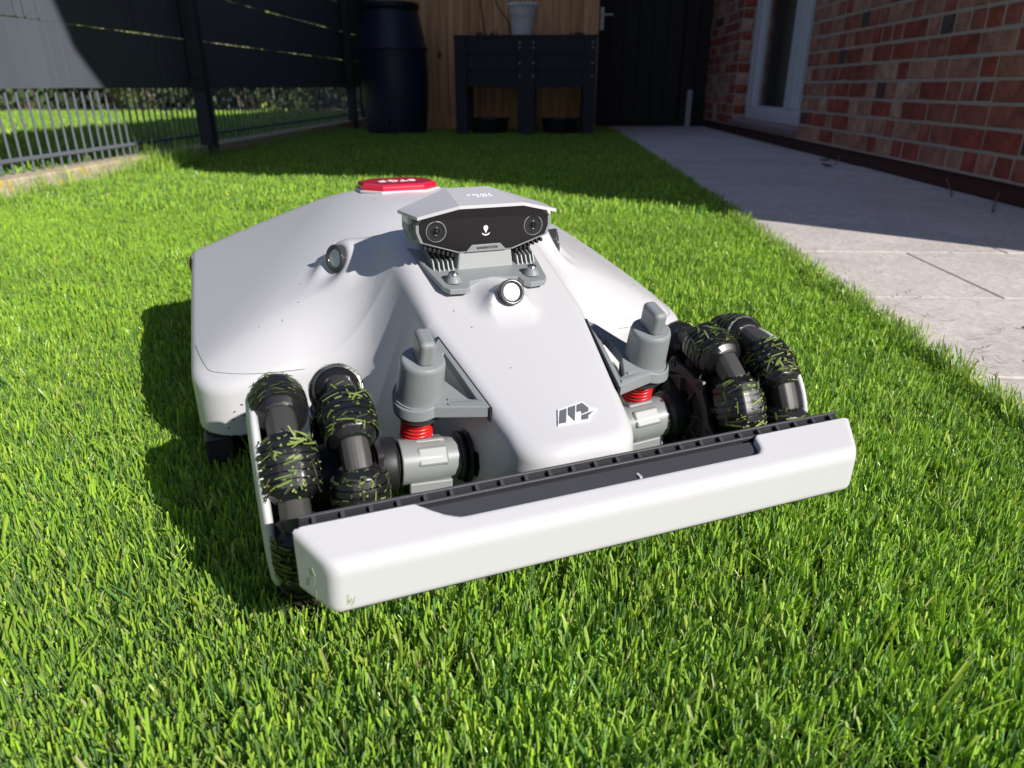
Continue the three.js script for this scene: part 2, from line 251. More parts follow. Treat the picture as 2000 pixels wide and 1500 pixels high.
{
  const kinds = [['dense dark green', [0.07, 0.13, 0.03]], ['yellow green', [0.36, 0.48, 0.08]], ['dull grey green', [0.20, 0.24, 0.13]], ['pale olive', [0.45, 0.45, 0.25]]];
  const spots = [[-9.6, -13.6, 0.9, 0, 'at the open end of the row'], [-8.3, -14.2, 1.1, 1, 'next to the dark one at the open end'], [-7.4, -13.8, 0.9, 2, 'third in the row'], [-6.5, -14.3, 1.0, 0, 'beside a bare earth gap'], [-5.7, -13.9, 0.8, 3, 'with thin stems'], [-4.9, -14.2, 0.9, 1, 'beside the red flowering shrub'], [-4.2, -13.4, 0.8, 2, 'close behind the far fence post'], [-3.4, -13.9, 0.9, 1, 'behind the rain barrel end of the fence']];
  for (const [x, z, r, k, where] of spots) {
    const t = thing('garden_shrub', `${kinds[k][0]} shrub in the next garden, ${where}`, 'shrub', 'shrubs beyond the bar fence');
    const lobes = Array.from({ length: 7 }, () => [x + rr(-r, r) * 0.6, rr(0.35, 1.5), z + rr(-r, r) * 0.5, rr(0.35, 0.6)]);
    const at = () => { const l = lobes[Math.floor(rnd() * 7)], v = V(rr(-1, 1), rr(-1, 1), rr(-1, 1)).normalize().multiplyScalar(l[3] * Math.cbrt(rr(0.3, 1))); return V(l[0] + v.x, Math.max(0.03, l[1] + v.y), l[2] + v.z); };
    part('crown', leaves(1300, at, 0.085), leafM(...kinds[k][1]), t);
    part('trunk', merge([0, 1, 2].map(i => bar(V(x + rr(-0.1, 0.1), 0, z), V(lobes[i][0], lobes[i][1], lobes[i][2]), 0.022, 6))), std(0.12, 0.085, 0.06, 0.9), t);
    if (where.includes('thin stems')) part('blossom', leaves(50, at, 0.07), std(0.6, 0.03, 0.02, 0.7), t);
  }
  const t = thing('tall_hedge', 'tall dense green hedge closing off the next garden behind the shrubs', 'hedge');
  part('crown', leaves(9000, () => V(rr(-16, 3), rr(0, 4.2), rr(-17.5, -16)), 0.2), leafM(0.05, 0.09, 0.025), t);
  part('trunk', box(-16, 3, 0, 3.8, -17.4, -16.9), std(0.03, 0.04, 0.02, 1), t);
  const soil = struct('flower_bed', plane(-12, -2.3, -15.6, -12.4, 0.01, 0.8), new THREE.MeshStandardMaterial({ color: C(0.24, 0.18, 0.12), roughness: 1 }));
}

// ------------------------------------------------------------------ shed, gate, barrel, planter
const woodTex = texture(512, (u, v) => { const g = fbm(u * 26, v * 3 + 2 * noise2(u * 6, v * 2, 2, 5), 3, 3, 51), k1 = Math.hypot((u - 0.3) * 6, (v - 0.4) * 4), k2 = Math.hypot((u - 0.72) * 6, (v - 0.83) * 4), knot = Math.min(k1, k2) < 0.10 ? 0.5 : Math.min(k1, k2) < 0.15 ? 0.75 : 1; const n = (0.80 + 0.35 * (g - 0.5)) * knot; return [n, n * 0.80, n * 0.58]; });
{
  const s = thing('garden_shed', 'shed front of pale upright timber boards with dark knots behind the raised planter', 'shed');
  const mats = [[1.25, 1.05, 0.98], [1.1, 0.9, 0.8], [1.35, 1.2, 1.15]].map(c => new THREE.MeshStandardMaterial({ map: woodTex, color: C(...c), roughness: 0.85 }));
  const z = -7.5; let x = -1.62;
  while (x < 0.44) { const w = Math.min(rr(0.12, 0.16), 0.445 - x); const g = rbox(x + 0.0015, x + w - 0.0015, 0.04, 2.25, z - 0.02, z + rr(-0.001, 0.001), 0.003, 1), p = g.attributes.position, uv = g.attributes.uv, o = rnd(), o2 = rnd(); for (let i = 0; i < p.count; i++) uv.setXY(i, p.getX(i) / 0.9 + o, p.getY(i) / 1.1 + o2); part('board', g, mats[Math.floor(rnd() * 3)], s); x += w; }
  part('side_wall', box(0.40, 0.44, 0.04, 2.25, -8.7, z - 0.022), mats[0], s);
  part('backing', box(-1.62, 0.40, 0.04, 2.25, z - 0.06, z - 0.021), mats[0], s);
  part('side_wall', box(-1.66, -1.622, 0.04, 2.25, -8.7, z - 0.022), mats[0], s);
  part('base_beam', box(-1.62, 0.44, 0, 0.038, z - 0.1, z - 0.012), std(0.04, 0.035, 0.03, 0.9), s);
}
{
  const g = thing('garden_gate', 'black solid side gate with pale lever handle between shed and house', 'gate');
  const m = std(0.016, 0.016, 0.019, 0.6), z = -8.5;
  for (let x = 0.47; x < 1.40; x += 0.155) part('board', rbox(x, Math.min(x + 0.152, 1.42), 0.075, 2.2, z - 0.03, z, 0.003, 1), m, g);
  part('frame', merge([rbox(1.425, 1.56, 0.02, 2.25, z - 0.06, z + 0.01, 0.004), rbox(0.445, 0.468, 0.02, 2.25, z - 0.06, z + 0.01, 0.004), box(0.47, 1.42, 0.02, 0.07, z - 0.06, z - 0.01)]), std(0.025, 0.021, 0.02, 0.7), g);
  part('backing', box(0.445, 1.74, 0.071, 2.25, z - 0.10, z - 0.061), m, g);
  part('infill', box(1.5605, 1.74, 0.02, 2.25, z - 0.06, z - 0.02), std(0.02, 0.018, 0.018, 0.7), g);
  const al = std(0.75, 0.76, 0.80, 0.35, { metalness: 0.4 });
  const pl = part('handle_plate', rbox(0.515, 0.555, 0.99, 1.21, z + 0.001, z + 0.011, 0.004), al, g);
  part('lever', merge([bar(V(0.535, 1.135, z + 0.01), V(0.535, 1.135, z + 0.055), 0.010), rbox(0.53, 0.645, 1.126, 1.143, z + 0.045, z + 0.06, 0.005)]), al, pl);
  part('keyhole', bar(V(0.535, 1.05, z + 0.009), V(0.535, 1.05, z + 0.0125), 0.008), std(0.02, 0.02, 0.02, 0.5), pl);
  single('downpipe_stub', rbox(1.47, 1.525, 0.025, 0.40, -8.36, -8.31, 0.008), std(0.42, 0.44, 0.46, 0.5), 'short pale grey post stub at the foot of the black gate', 'post');
}
single('end_screen', box(-2.2, -1.67, 0.0, 2.0, -8.80, -8.76), std(0.02, 0.02, 0.022, 0.8), 'dark screen panel closing the gap between fence and shed', 'screen');
{
  const pts = [[0, 0], [0.24, 0], [0.265, 0.03], [0.275, 0.06], [0.30, 0.30], [0.305, 0.55], [0.30, 0.72], [0.312, 0.735], [0.312, 0.75], [0.298, 0.765], [0.27, 0.90], [0.245, 1.02], [0.235, 1.05], [0.235, 1.06], [0.25, 1.065], [0.25, 1.10], [0.0, 1.12]];
  const b = thing('rain_barrel', 'tall dark blue plastic rain barrel in the corner by the fence', 'barrel');
  const m = std(0.018, 0.026, 0.06, 0.42), body = part('body', lathe(pts.slice(0, 13), 64), m, b); b.position.set(-1.42, 0, -6.98);
  part('lid', lathe([[0, 1.05], [0.235, 1.05], [0.252, 1.06], [0.252, 1.10], [0.24, 1.11], [0, 1.125]], 48), std(0.012, 0.014, 0.025, 0.5), b);
  part('tap', merge([bar(V(-0.02, 0.16, 0.27), V(-0.02, 0.16, 0.33), 0.012), bar(V(-0.02, 0.16, 0.32), V(-0.02, 0.12, 0.335), 0.010)]), std(0.02, 0.02, 0.02, 0.4), b);
}
{
  const p = thing('raised_planter', 'dark painted raised wooden planter on square legs in front of the shed', 'planter'), m = std(0.022, 0.027, 0.038, 0.65, { bumpMap: grain, bumpScale: 0.001 });
  const x0 = -0.83, x1 = 0.385, z1 = -6.72, z0 = -7.3, H = 0.83;
  for (let i = 0; i < 3; i++) { const y = H - 0.012 - (i + 1) * 0.128; part('board', rbox(x0 + 0.002, x1 - 0.002, y, y + 0.124, z1 - 0.026, z1, 0.003, 1), m, p); part('board', rbox(x0 + 0.002, x1 - 0.002, y, y + 0.124, z0, z0 + 0.026, 0.003, 1), m, p); part('board', rbox(x0, x0 + 0.024, y, y + 0.124, z0 + 0.027, z1 - 0.027, 0.003, 1), m, p); part('board', rbox(x1 - 0.024, x1, y, y + 0.124, z0 + 0.027, z1 - 0.027, 0.003, 1), m, p); }
  part('rim', merge([rbox(x0 - 0.01, x1 + 0.01, H - 0.012, H + 0.01, z1 - 0.05, z1 + 0.012, 0.003, 1), rbox(x0 - 0.01, x1 + 0.01, H - 0.012, H + 0.01, z0 - 0.012, z0 + 0.05, 0.003, 1)]), m, p);
  for (const [a, b] of [[x0 - 0.004, x0 + 0.10], [-0.285, -0.135], [x1 - 0.10, x1 + 0.004]]) for (const z of [z1 + 0.001, z0 + 0.03]) part('leg', rbox(a, b, 0, H - 0.013, z, z + 0.022, 0.003, 1), m, p);
  part('earth', box(x0 + 0.026, x1 - 0.026, 0.44, 0.80, z0 + 0.03, z1 - 0.03), std(0.03, 0.022, 0.016, 1), p);
  const sc = std(0.4, 0.4, 0.42, 0.3, { metalness: 0.8 }); for (const x of [-0.27, -0.15, x1 - 0.03]) for (const y of [0.78, 0.74, 0.62, 0.52]) { const b = part('screw', cyl(0.006, 0.006, 0, 0.004, 10), sc, p); b.rotation.x = Math.PI / 2; b.position.set(x, y, z1 + 0.023); }
  const tub = std(0.015, 0.016, 0.022, 0.35);
  [[-0.55, 'left of the middle planter leg, beside the barrel'], [0.10, 'in the planter bay next to the gate']].forEach(([x, w], i) => { const t = single('black_tub', lathe([[0, 0], [0.15, 0], [0.155, 0.02], [0.17, 0.15], [0.182, 0.155], [0.182, 0.168], [0.168, 0.168], [0.15, 0.03], [0, 0.025]], 40), tub, `low black plastic tub under the planter, ${i ? 'in the bay next to the gate' : 'in the bay next to the rain barrel'}`, 'tub', 'tubs under the planter'); t.position.set(x, 0, -6.92); });
  // twisted stems growing out of the planter
  for (const [x, dx, h, w] of [[-0.60, -0.03, 0.3, 'thin dry upright stem at the barrel end of the planter'], [-0.375, -0.16, 0.34, 'thin dry stem leaning away from the white pot']]) {
    const c = new THREE.CatmullRomCurve3([V(x + 0.02, 0.80, -6.95), V(x, 0.95, -6.93), V(x + dx * 0.6, 1.08, -6.95), V(x + dx, 0.85 + h + 0.1, -6.96)]);
    single('plant_stem', new THREE.TubeGeometry(c, 20, 0.006, 6), std(0.10, 0.07, 0.045, 0.9), w, 'stem');
  }
  for (const [x, n] of [[-0.60, 'dry weed clump by the stem in the planter'], [-0.47, 'small dry weed clump in the middle of the planter'], [0.22, 'dry weed clump beside the white pot, gate side']]) { const g = single('weed_clump', leaves(26, () => V(x + rr(-0.06, 0.06), 0.81 + rr(0, 0.045), -6.80 + rr(-0.03, 0.03)), 0.035), std(0.10, 0.085, 0.045, 0.9), n, 'weeds'); }
  const pot = thing('white_pot', 'white flower pot with scalloped rim standing on the dark planter', 'pot'); pot.position.set(-0.245, H + 0.01, -6.86);
  const pm = std(0.78, 0.78, 0.80, 0.45);
  part('body', lathe([[0, 0], [0.088, 0], [0.094, 0.006], [0.108, 0.15], [0.117, 0.155], [0.124, 0.235], [0.117, 0.238], [0.106, 0.16], [0.086, 0.015], [0, 0.012]], 56), pm, pot);
  part('rim', merge(Array.from({ length: 20 }, (_, i) => { const a = i / 20 * 6.283; return new THREE.SphereGeometry(0.019, 10, 8).translate(Math.cos(a) * 0.119, 0.234, Math.sin(a) * 0.119); })), pm, pot);
  part('band', new THREE.TorusGeometry(0.1005, 0.003, 8, 56).rotateX(Math.PI / 2).translate(0, 0.055, 0), pm, pot);
}
// ------------------------------------------------------------------ the robot mower (local axes: x across, y up, z to its front)
const font = await new FontLoader().loadAsync('fonts/droid/droid_sans_bold.typeface.json');
const mower = thing('robot_mower', 'white robot lawn mower with stereo camera head and omni wheels on the sunlit lawn', 'robot mower');
mower.position.set(0.0686, 0.03, -0.4763); mower.rotation.y = rad(24.126);
const M = {
  white: std(0.575, 0.57, 0.588, 0.34, { bumpMap: grain, bumpScale: 0.00005 }), grey: std(0.235, 0.255, 0.262, 0.42, { bumpMap: grain, bumpScale: 0.0002 }), silver: std(0.245, 0.258, 0.26, 0.42),
  dark: std(0.045, 0.045, 0.050, 0.5), black: std(0.012, 0.012, 0.014, 0.5), rubber: std(0.011, 0.011, 0.013, 0.33), pipe: std(0.050, 0.048, 0.046, 0.48),
  red: std(0.58, 0.012, 0.045, 0.28, { clearcoat: 0.5, clearcoatRoughness: 0.15 }), spring: std(0.55, 0.012, 0.012, 0.3), gloss: std(0.006, 0.005, 0.008, 0.12), steel: std(0.6, 0.6, 0.62, 0.22, { metalness: 1 }), text: std(0.85, 0.85, 0.87, 0.5),
};
const noseTop = (x, z) => { const hw = 0.0547 + (-0.08 - z) * 0.177, t = Math.min(1, Math.abs(x) / hw); return 0.1128 + (-0.08 - z) * 0.351 + 0.006 * (1 - t * t); };
const podF = (x, y, z) => {
  const a = Math.abs(x), zf = z + 0.385 + 0.9 * Math.max(0, a - 0.26) * Math.max(0, a - 0.26) * 4;
  let d = smax((y - 0.105 - (-0.385 - z) * 1.32) / 1.656, (y - 0.203 - (-0.469 - z) * 0.24) / 1.028, 0.045);
  d = smax(d, (y - 0.250 - (0.08 - a) * 0.33) / 1.053, 0.03);
  d = smax(d, y - 0.250, 0.02);
  d = smax(d, (y - 0.102 - (0.324 - a) * 0.60 - (-0.45 - z) * 0.17) / 1.18, 0.06);
  d = smax(d, (y - 0.250 - (z + 0.83) * 1.4) / 1.72, 0.05);
  d = smax(d, smax(a - 0.327, zf, 0.045), 0.008);
  return Math.max(d, -0.89 - z, 0.03 - y);
};
const lerpTab = (t, x) => { if (x >= t[0][0]) return t[0][1]; for (let i = 1; i < t.length; i++) if (x >= t[i][0]) { const [a, u] = t[i - 1], [b, v] = t[i]; return u + (v - u) * (x - a) / (b - a); } return t[t.length - 1][1]; };
const flank = [[-0.20, 14], [-0.24, 7], [-0.27, 4.2], [-0.32, 2.6], [-0.385, 1.55], [-0.45, 1.1], [-0.52, 1.05]];
const noseF = (x, y, z) => {
  const a = Math.abs(x), hw = Math.min(0.0547 + (-0.08 - z) * 0.177, 0.088), n = lerpTab(flank, z);
  const top = Math.max((y - noseTop(x, z)) / 1.06, y - 0.246), edge = Math.min(0.246, 0.1128 + (-0.08 - z) * 0.351);
  const side = (y - edge + n * (a - hw)) / Math.sqrt(1 + n * n);
  let d = smax(top, smax(side, z + 0.0735 + Math.max(0, 0.092 - y) * 0.9, 0.034), 0.012);
  d = smax(d, -0.50 - z, 0.09);
  return Math.max(d, 0.02 - y);
};
const rot = (x, z) => [x, z];
const shellF = (x, y, z) => {
  let d = smin(podF(x, y, z), noseF(x, y, z), 0.04);
  // bump that carries the front sensor, cut off square at its face
  const b = Math.max(capsule(x, y, z, [0, 0.187, -0.272], [0, 0.160, -0.36], 0.0215, 0.036), (z + 0.2665) * 0.93 + (y - 0.2) * 0.35);
  d = smin(d, b, 0.022);
  // pods that carry the side sensors, with the scoop in front of each
  const a = Math.abs(x);
  d = smin(d, capsule(a, y, z, [0.126, 0.196, -0.480], [0.085, 0.196, -0.47], 0.029, 0.022), 0.035);
  d = smax(d, -capsule(a, y, z, [0.163, 0.212, -0.464], [0.255, 0.172, -0.405], 0.0255, 0.013), 0.012);
  return d;
};
const seamY = 0.1015;
part('shell', sdfGeo(shellF, [-0.336, 0.012, -0.90], [0.336, 0.27, -0.064], 0.0032), M.white, mower);
for (const s of [-1, 1]) {                                                       // dark gasket in the joint between the upper and lower shell
  const c = []; for (let i = 0; i <= 40; i++) { const t = i / 40, x = 0.135 + 0.185 * t; let z = -0.33; for (let k = 0; k < 40; k++) z -= Math.max(0, podF(x, seamY + 0.010 * Math.max(0, t - 0.92) * 12, z)) * 0.8; c.push(V(s * x, seamY + 0.010 * Math.max(0, t - 0.92) * 12, z)); }
  part('seam_gasket', new THREE.TubeGeometry(new THREE.CatmullRomCurve3(c), 80, 0.0005, 6), std(0.22, 0.22, 0.24, 0.7), mower);
}
const surfaceY = (x, z) => { let y = 0.30; for (let i = 0; i < 60; i++) { const d = shellF(x, y, z); if (d < 0.0002) break; y -= d * 0.7; } return y; };
part('chassis', merge([rbox(-0.05, 0.05, 0.0, 0.06, -0.5, -0.17, 0.006), rbox(-0.28, 0.28, -0.008, 0.045, -0.86, -0.42, 0.01), rbox(-0.03, 0.03, 0.05, 0.075, -0.11, -0.045, 0.004)]), M.black, mower);
for (const s of [-1, 1]) {
  part('side_guard', extrude([[-0.39, 0.028], [-0.40, -0.006], [-0.455, -0.028], [-0.82, -0.028], [-0.86, 0.028]], 0.03, 0.004).rotateY(-Math.PI / 2).translate(s * 0.308 + 0.015, 0, 0), M.dark, mower);
  const w = new THREE.Group(); w.name = 'rear_wheel'; w.position.set(s * 0.255, 0.062, -0.70); mower.add(w);
  part('tyre', lathe([[0.05, -0.04], [0.085, -0.04], [0.092, -0.03], [0.092, 0.03], [0.085, 0.04], [0.05, 0.04]], 40).rotateZ(Math.PI / 2), M.rubber, w);
  part('rim', cyl(0.05, 0.05, -0.03, 0.03, 32).rotateZ(Math.PI / 2), M.dark, w);
}
// ---- stop button
{
  const b = new THREE.Group(); b.name = 'stop_button'; b.position.set(0, surfaceY(0, -0.77) - 0.003, -0.77); mower.add(b);
  const oct = (w, d, c) => [[-w, -d + c], [-w + c, -d], [w - c, -d], [w, -d + c], [w, d - c], [w - c, d], [-w + c, d], [-w, d - c]];
  part('surround', extrude(oct(0.064, 0.054, 0.028), 0.0035, 0.001).rotateX(-Math.PI / 2), M.white, b);
  part('key', new THREE.ExtrudeGeometry(shapeOf(oct(0.058, 0.048, 0.026)), { depth: 0.005, bevelEnabled: true, bevelThickness: 0.005, bevelSize: 0.006, bevelOffset: -0.004, bevelSegments: 4 }).rotateX(-Math.PI / 2).translate(0, 0.003, 0), M.red, b);
  const t = new TextGeometry('STOP', { font, size: 0.019, depth: 0.0005, curveSegments: 4 }); t.computeBoundingBox(); t.translate(-t.boundingBox.max.x / 2, -0.0095, 0);
  part('lettering', t.rotateX(-Math.PI / 2).rotateY(Math.PI).translate(0, 0.0129, 0), M.text, b);
}
// ---- sensors in rings
function sensor(x, y, z, nx, ny, nz, r) {
  const g = new THREE.Group(); g.name = 'ultrasonic_sensor'; g.position.set(x, y, z); g.quaternion.setFromUnitVectors(V(0, 1, 0), V(nx, ny, nz).normalize()); mower.add(g);
  part('ring', lathe([[r, -0.009], [r, 0.0012], [r * 0.95, 0.0024], [r * 0.80, 0.0024], [r * 0.72, 0.001], [r * 0.70, -0.002]], 48), std(0.045, 0.045, 0.048, 0.2), g);
  part('face', lathe([[0, 0.0006], [r * 0.64, 0.0006], [r * 0.68, -0.0002], [r * 0.71, -0.0008]], 40), std(0.62, 0.66, 0.69, 0.3), g);
}
sensor(0.002, 0.2040, -0.2605, 0, 0.35, 0.93, 0.0135);
for (const s of [-1, 1]) sensor(s * 0.1475, 0.2080, -0.4680, s * 0.87, 0.17, 0.46, 0.0165);
// ---- emblem on the nose
{
  const onNose = (pts, d, h, holes = []) => { const g = extrude(pts.map(p => [p[0], -p[1]]), d, 0, holes.map(q => q.map(p => [p[0], -p[1]]))), p = g.attributes.position; for (let i = 0; i < p.count; i++) { const x = p.getX(i), z = -p.getY(i); p.setXYZ(i, x, noseTop(x, z) - 0.0003 + h + p.getZ(i), z); } g.computeVertexNormals(); return g; };
  const e = new THREE.Group(); e.name = 'emblem'; mower.add(e);
  part('emblem_frame', onNose([[-0.0094, -0.1173], [0.0177, -0.1232], [0.0215, -0.1151], [0.0284, -0.1122], [0.0174, -0.1043], [0.0147, -0.0996], [-0.0169, -0.0999]], 0.0008, 0.001), std(0.76, 0.755, 0.78, 0.3), e);
  const dk = std(0.13, 0.135, 0.15, 0.35), P = (...p) => part('emblem_stroke', onNose(p, 0.0005, 0.0018), dk, e);
  P([-0.0081, -0.1154], [-0.0008, -0.1166], [-0.0086, -0.1011], [-0.0152, -0.1014]); P([0.0014, -0.1174], [0.0087, -0.1186], [0, -0.1011], [-0.0027, -0.109]);
  P([0.0107, -0.119], [0.0164, -0.1205], [0.0196, -0.1138], [0.0177, -0.1099], [0.0102, -0.108], [0.0115, -0.1116], [0.0067, -0.1106]); P([0.0093, -0.1061], [0.0225, -0.1095], [0.0153, -0.1051], [0.0132, -0.1011], [0.0069, -0.1012]);
}
// ---- camera head
{
  const h = new THREE.Group(); h.name = 'camera_head'; mower.add(h);
  const zf = -0.335, outline = k => [[-0.0755, 0.2655], [-0.0695, 0.2725], [-0.042, 0.2805], [0.042, 0.2805], [0.0695, 0.2725], [0.0755, 0.2655], [0.0755, 0.257], [0.0715, 0.2465], [0.031, 0.2335], [-0.031, 0.2335], [-0.0715, 0.2465], [-0.0755, 0.257]].map(p => [p[0] * (1 + k), 0.2575 + (p[1] - 0.2575) * (1 + k * 1.6)]);
  part('housing', merge([extrude(outline(0.035), 0.016, 0.0015).translate(0, 0, zf - 0.016), extrude(outline(0.10), 0.036, 0.006).translate(0, 0, zf - 0.0475)]), M.grey, h);
  part('bezel', extrude(outline(0.035), 0.004, 0.0008).translate(0, 0, zf - 0.0035), M.silver, h);
  part('faceplate', extrude(outline(-0.016), 0.003).translate(0, 0, zf - 0.0016), M.gloss, h);
  for (const s of [-1, 1]) {
    const L = new THREE.Group(); L.name = 'lens'; L.position.set(s * 0.0562, 0.2573, zf + 0.0014); L.rotation.x = Math.PI / 2; h.add(L);
    part('lens_ring', new THREE.TorusGeometry(0.0108, 0.0005, 8, 40).rotateX(Math.PI / 2), std(0.30, 0.30, 0.32, 0.25), L);
    part('lens_barrel', lathe([[0.0104, 0.0006], [0.0102, 0.0011], [0.0085, 0.0006], [0.0050, 0.0002], [0.0046, 0.0012], [0.0040, 0.0012], [0.0036, 0.0004], [0, 0.0004]], 40), std(0.02, 0.02, 0.022, 0.22), L);
    part('lens_glass', new THREE.SphereGeometry(0.0034, 20, 10, 0, 6.2832, 0, 1.1).translate(0, -0.0008, 0), std(0.01, 0.01, 0.014, 0.05), L);
    part('side_light', rbox(s * 0.0805 - 0.003, s * 0.0805 + 0.003, 0.2645, 0.2735, zf - 0.040, zf - 0.012, 0.0012), std(0.66, 0.66, 0.66, 0.2), h);
    part('vent_slots', merge(Array.from({ length: 7 }, (_, i) => rbox(s * (0.068 - i * 0.005) - 0.0015, s * (0.068 - i * 0.005) + 0.0015, 0.2435 - i * 0.0016 - 0.006, 0.2435 - i * 0.0016 - 0.002, zf - 0.012, zf - 0.002, 0.0004, 1))), M.black, h);
  }
  // pin mark
  const pin = new THREE.Shape(); pin.absarc(0, 0.0035, 0.0026, -0.5, Math.PI + 0.5, false); pin.lineTo(0, -0.0024); pin.closePath(); const hole = new THREE.Path(); hole.absarc(0, 0.0036, 0.0011, 0, 6.283, true); pin.holes.push(hole);
  const swoosh = new THREE.Shape(); swoosh.absarc(0, -0.0012, 0.0047, Math.PI * 1.08, Math.PI * 1.95, false); swoosh.absarc(0, 0.0006, 0.0047, Math.PI * 1.85, Math.PI * 1.15, true);
  part('pin_mark', merge([new THREE.ExtrudeGeometry(pin, { depth: 0.0003, bevelEnabled: false, curveSegments: 10 }), new THREE.ExtrudeGeometry(swoosh, { depth: 0.0003, bevelEnabled: false, curveSegments: 12 }).scale(1, 0.75, 1).translate(0, -0.0005, 0)]).translate(0, 0.2545, zf + 0.00142), M.text, h);
  part('chin_tab', extrude([[-0.024, 0.2325], [-0.0165, 0.2402], [0.0165, 0.2402], [0.024, 0.2325]], 0.004, 0.0006).translate(0, 0, zf - 0.0020), M.silver, h);
  const t = new TextGeometry('MAMMOTION', { font, size: 0.0027, depth: 0.0003, curveSegments: 2 }); t.computeBoundingBox(); part('lettering', t.translate(-t.boundingBox.max.x / 2 + 0.001, 0.2352, zf + 0.0020), M.black, h);
  // faceted visor
  const T = [[-0.0855, 0.2745, -0.385], [-0.0255, 0.2935, -0.398], [0.0255, 0.2935, -0.398], [0.0855, 0.2745, -0.385], [0.079, 0.2755, -0.322], [0.036, 0.2862, -0.3125], [-0.036, 0.2862, -0.3125], [-0.079, 0.2755, -0.322]], th = 0.0034;
  const pos = [], quad = (a, b, c, d) => pos.push(...a, ...b, ...c, ...a, ...c, ...d), B = T.map(p => [p[0], p[1] - th, p[2]]);
  for (const [a, b, c, d] of [[0, 7, 6, 1], [1, 6, 5, 2], [2, 5, 4, 3]]) { quad(T[a], T[b], T[c], T[d]); quad(B[d], B[c], B[b], B[a]); }
  for (let i = 0; i < 8; i++) { const j = (i + 1) % 8; quad(T[j], T[i], B[i], B[j]); }
  const vg = new THREE.BufferGeometry(); vg.setAttribute('position', new THREE.Float32BufferAttribute(pos, 3)); vg.computeVertexNormals();
  const visor = part('visor', vg, M.white, h);
  part('visor_seal', extrude([[-0.074, 0.2735], [-0.04, 0.283], [0.04, 0.283], [0.074, 0.2735], [0.07, 0.268], [-0.07, 0.268]], 0.045, 0.001).translate(0, 0, zf - 0.058), M.black, h);
  const top = (x, z) => 0.2862 + (-0.3125 - z) / 0.0855 * 0.0073, marks = [];
  for (const [x0, n, z] of [[-0.013, 9, -0.3595], [-0.004, 6, -0.3515]]) for (let i = 0; i < n; i++) marks.push(box(x0 + i * 0.0031, x0 + i * 0.0031 + (i % 3 === 1 ? 0.001 : 0.0021), top(0, z) - 0.0004, top(0, z) + 0.0005, z - 0.0012 - (i % 2) * 0.0006, z + 0.0014));
  part('raised_marks', merge(marks), M.text, h);
  // stalk
  const st = [[-0.0345, 0.200], [0.0345, 0.200], [0.0305, 0.2335], [-0.0305, 0.2335]];
  part('stalk', extrude(st, 0.050, 0.002).translate(0, 0, -0.386), std(0.37, 0.385, 0.385, 0.5, { bumpMap: grain, bumpScale: 0.0003 }), h);
}
// ---- cast mounting plate below the head, with fins and bolts
{
  const g = new THREE.Group(); g.name = 'mounting_plate'; mower.add(g);
  const q = [[-0.077, -0.418], [-0.060, -0.303], [-0.054, -0.2945], [-0.037, -0.2925], [-0.031, -0.297], [-0.028, -0.308], [-0.0, -0.3135], [0.028, -0.308], [0.031, -0.297], [0.037, -0.2925], [0.054, -0.2945], [0.060, -0.303], [0.077, -0.418]];
  const pg = extrude(q.map(p => [p[0], -p[1]]), 0.006, 0.001), pp = pg.attributes.position;
  const plateY = z => 0.2030 + (-0.30 - z) * 0.235;
  for (let i = 0; i < pp.count; i++) { const z = -pp.getY(i); pp.setXYZ(i, pp.getX(i), plateY(z) - 0.004 + pp.getZ(i), z); } pg.computeVertexNormals();
  part('base', pg, M.grey, g);
  for (const s of [-1, 1]) {
    for (let i = 0; i < 5; i++) { const x = s * (0.0385 + i * 0.0052), z1 = -0.334 - (i === 4 ? 0.004 : 0), z0 = -0.412; part('fin', extrude([[-z1, plateY(z1)], [-z1 + 0.006, plateY(z1) + 0.012], [-z0, plateY(z0) + 0.012], [-z0, plateY(z0)]], 0.0018, 0.0004).rotateY(Math.PI / 2).translate(x, 0, 0), M.silver, g); }
    const b = part('bolt', lathe([[0.0092, 0], [0.0082, 0.0045], [0.0062, 0.006], [0.006, 0.0085], [0.0035, 0.0098], [0, 0.010]], 28), M.grey, g); b.position.set(s * 0.0452, plateY(-0.311) + 0.001, -0.311); b.rotation.x = -0.05;
    part('bolt_head', lathe([[0.0058, 0.0075], [0.0054, 0.0105], [0.003, 0.0118], [0.0026, 0.0105], [0, 0.0105]], 24), M.steel, g).position.copy(b.position);
  }
}
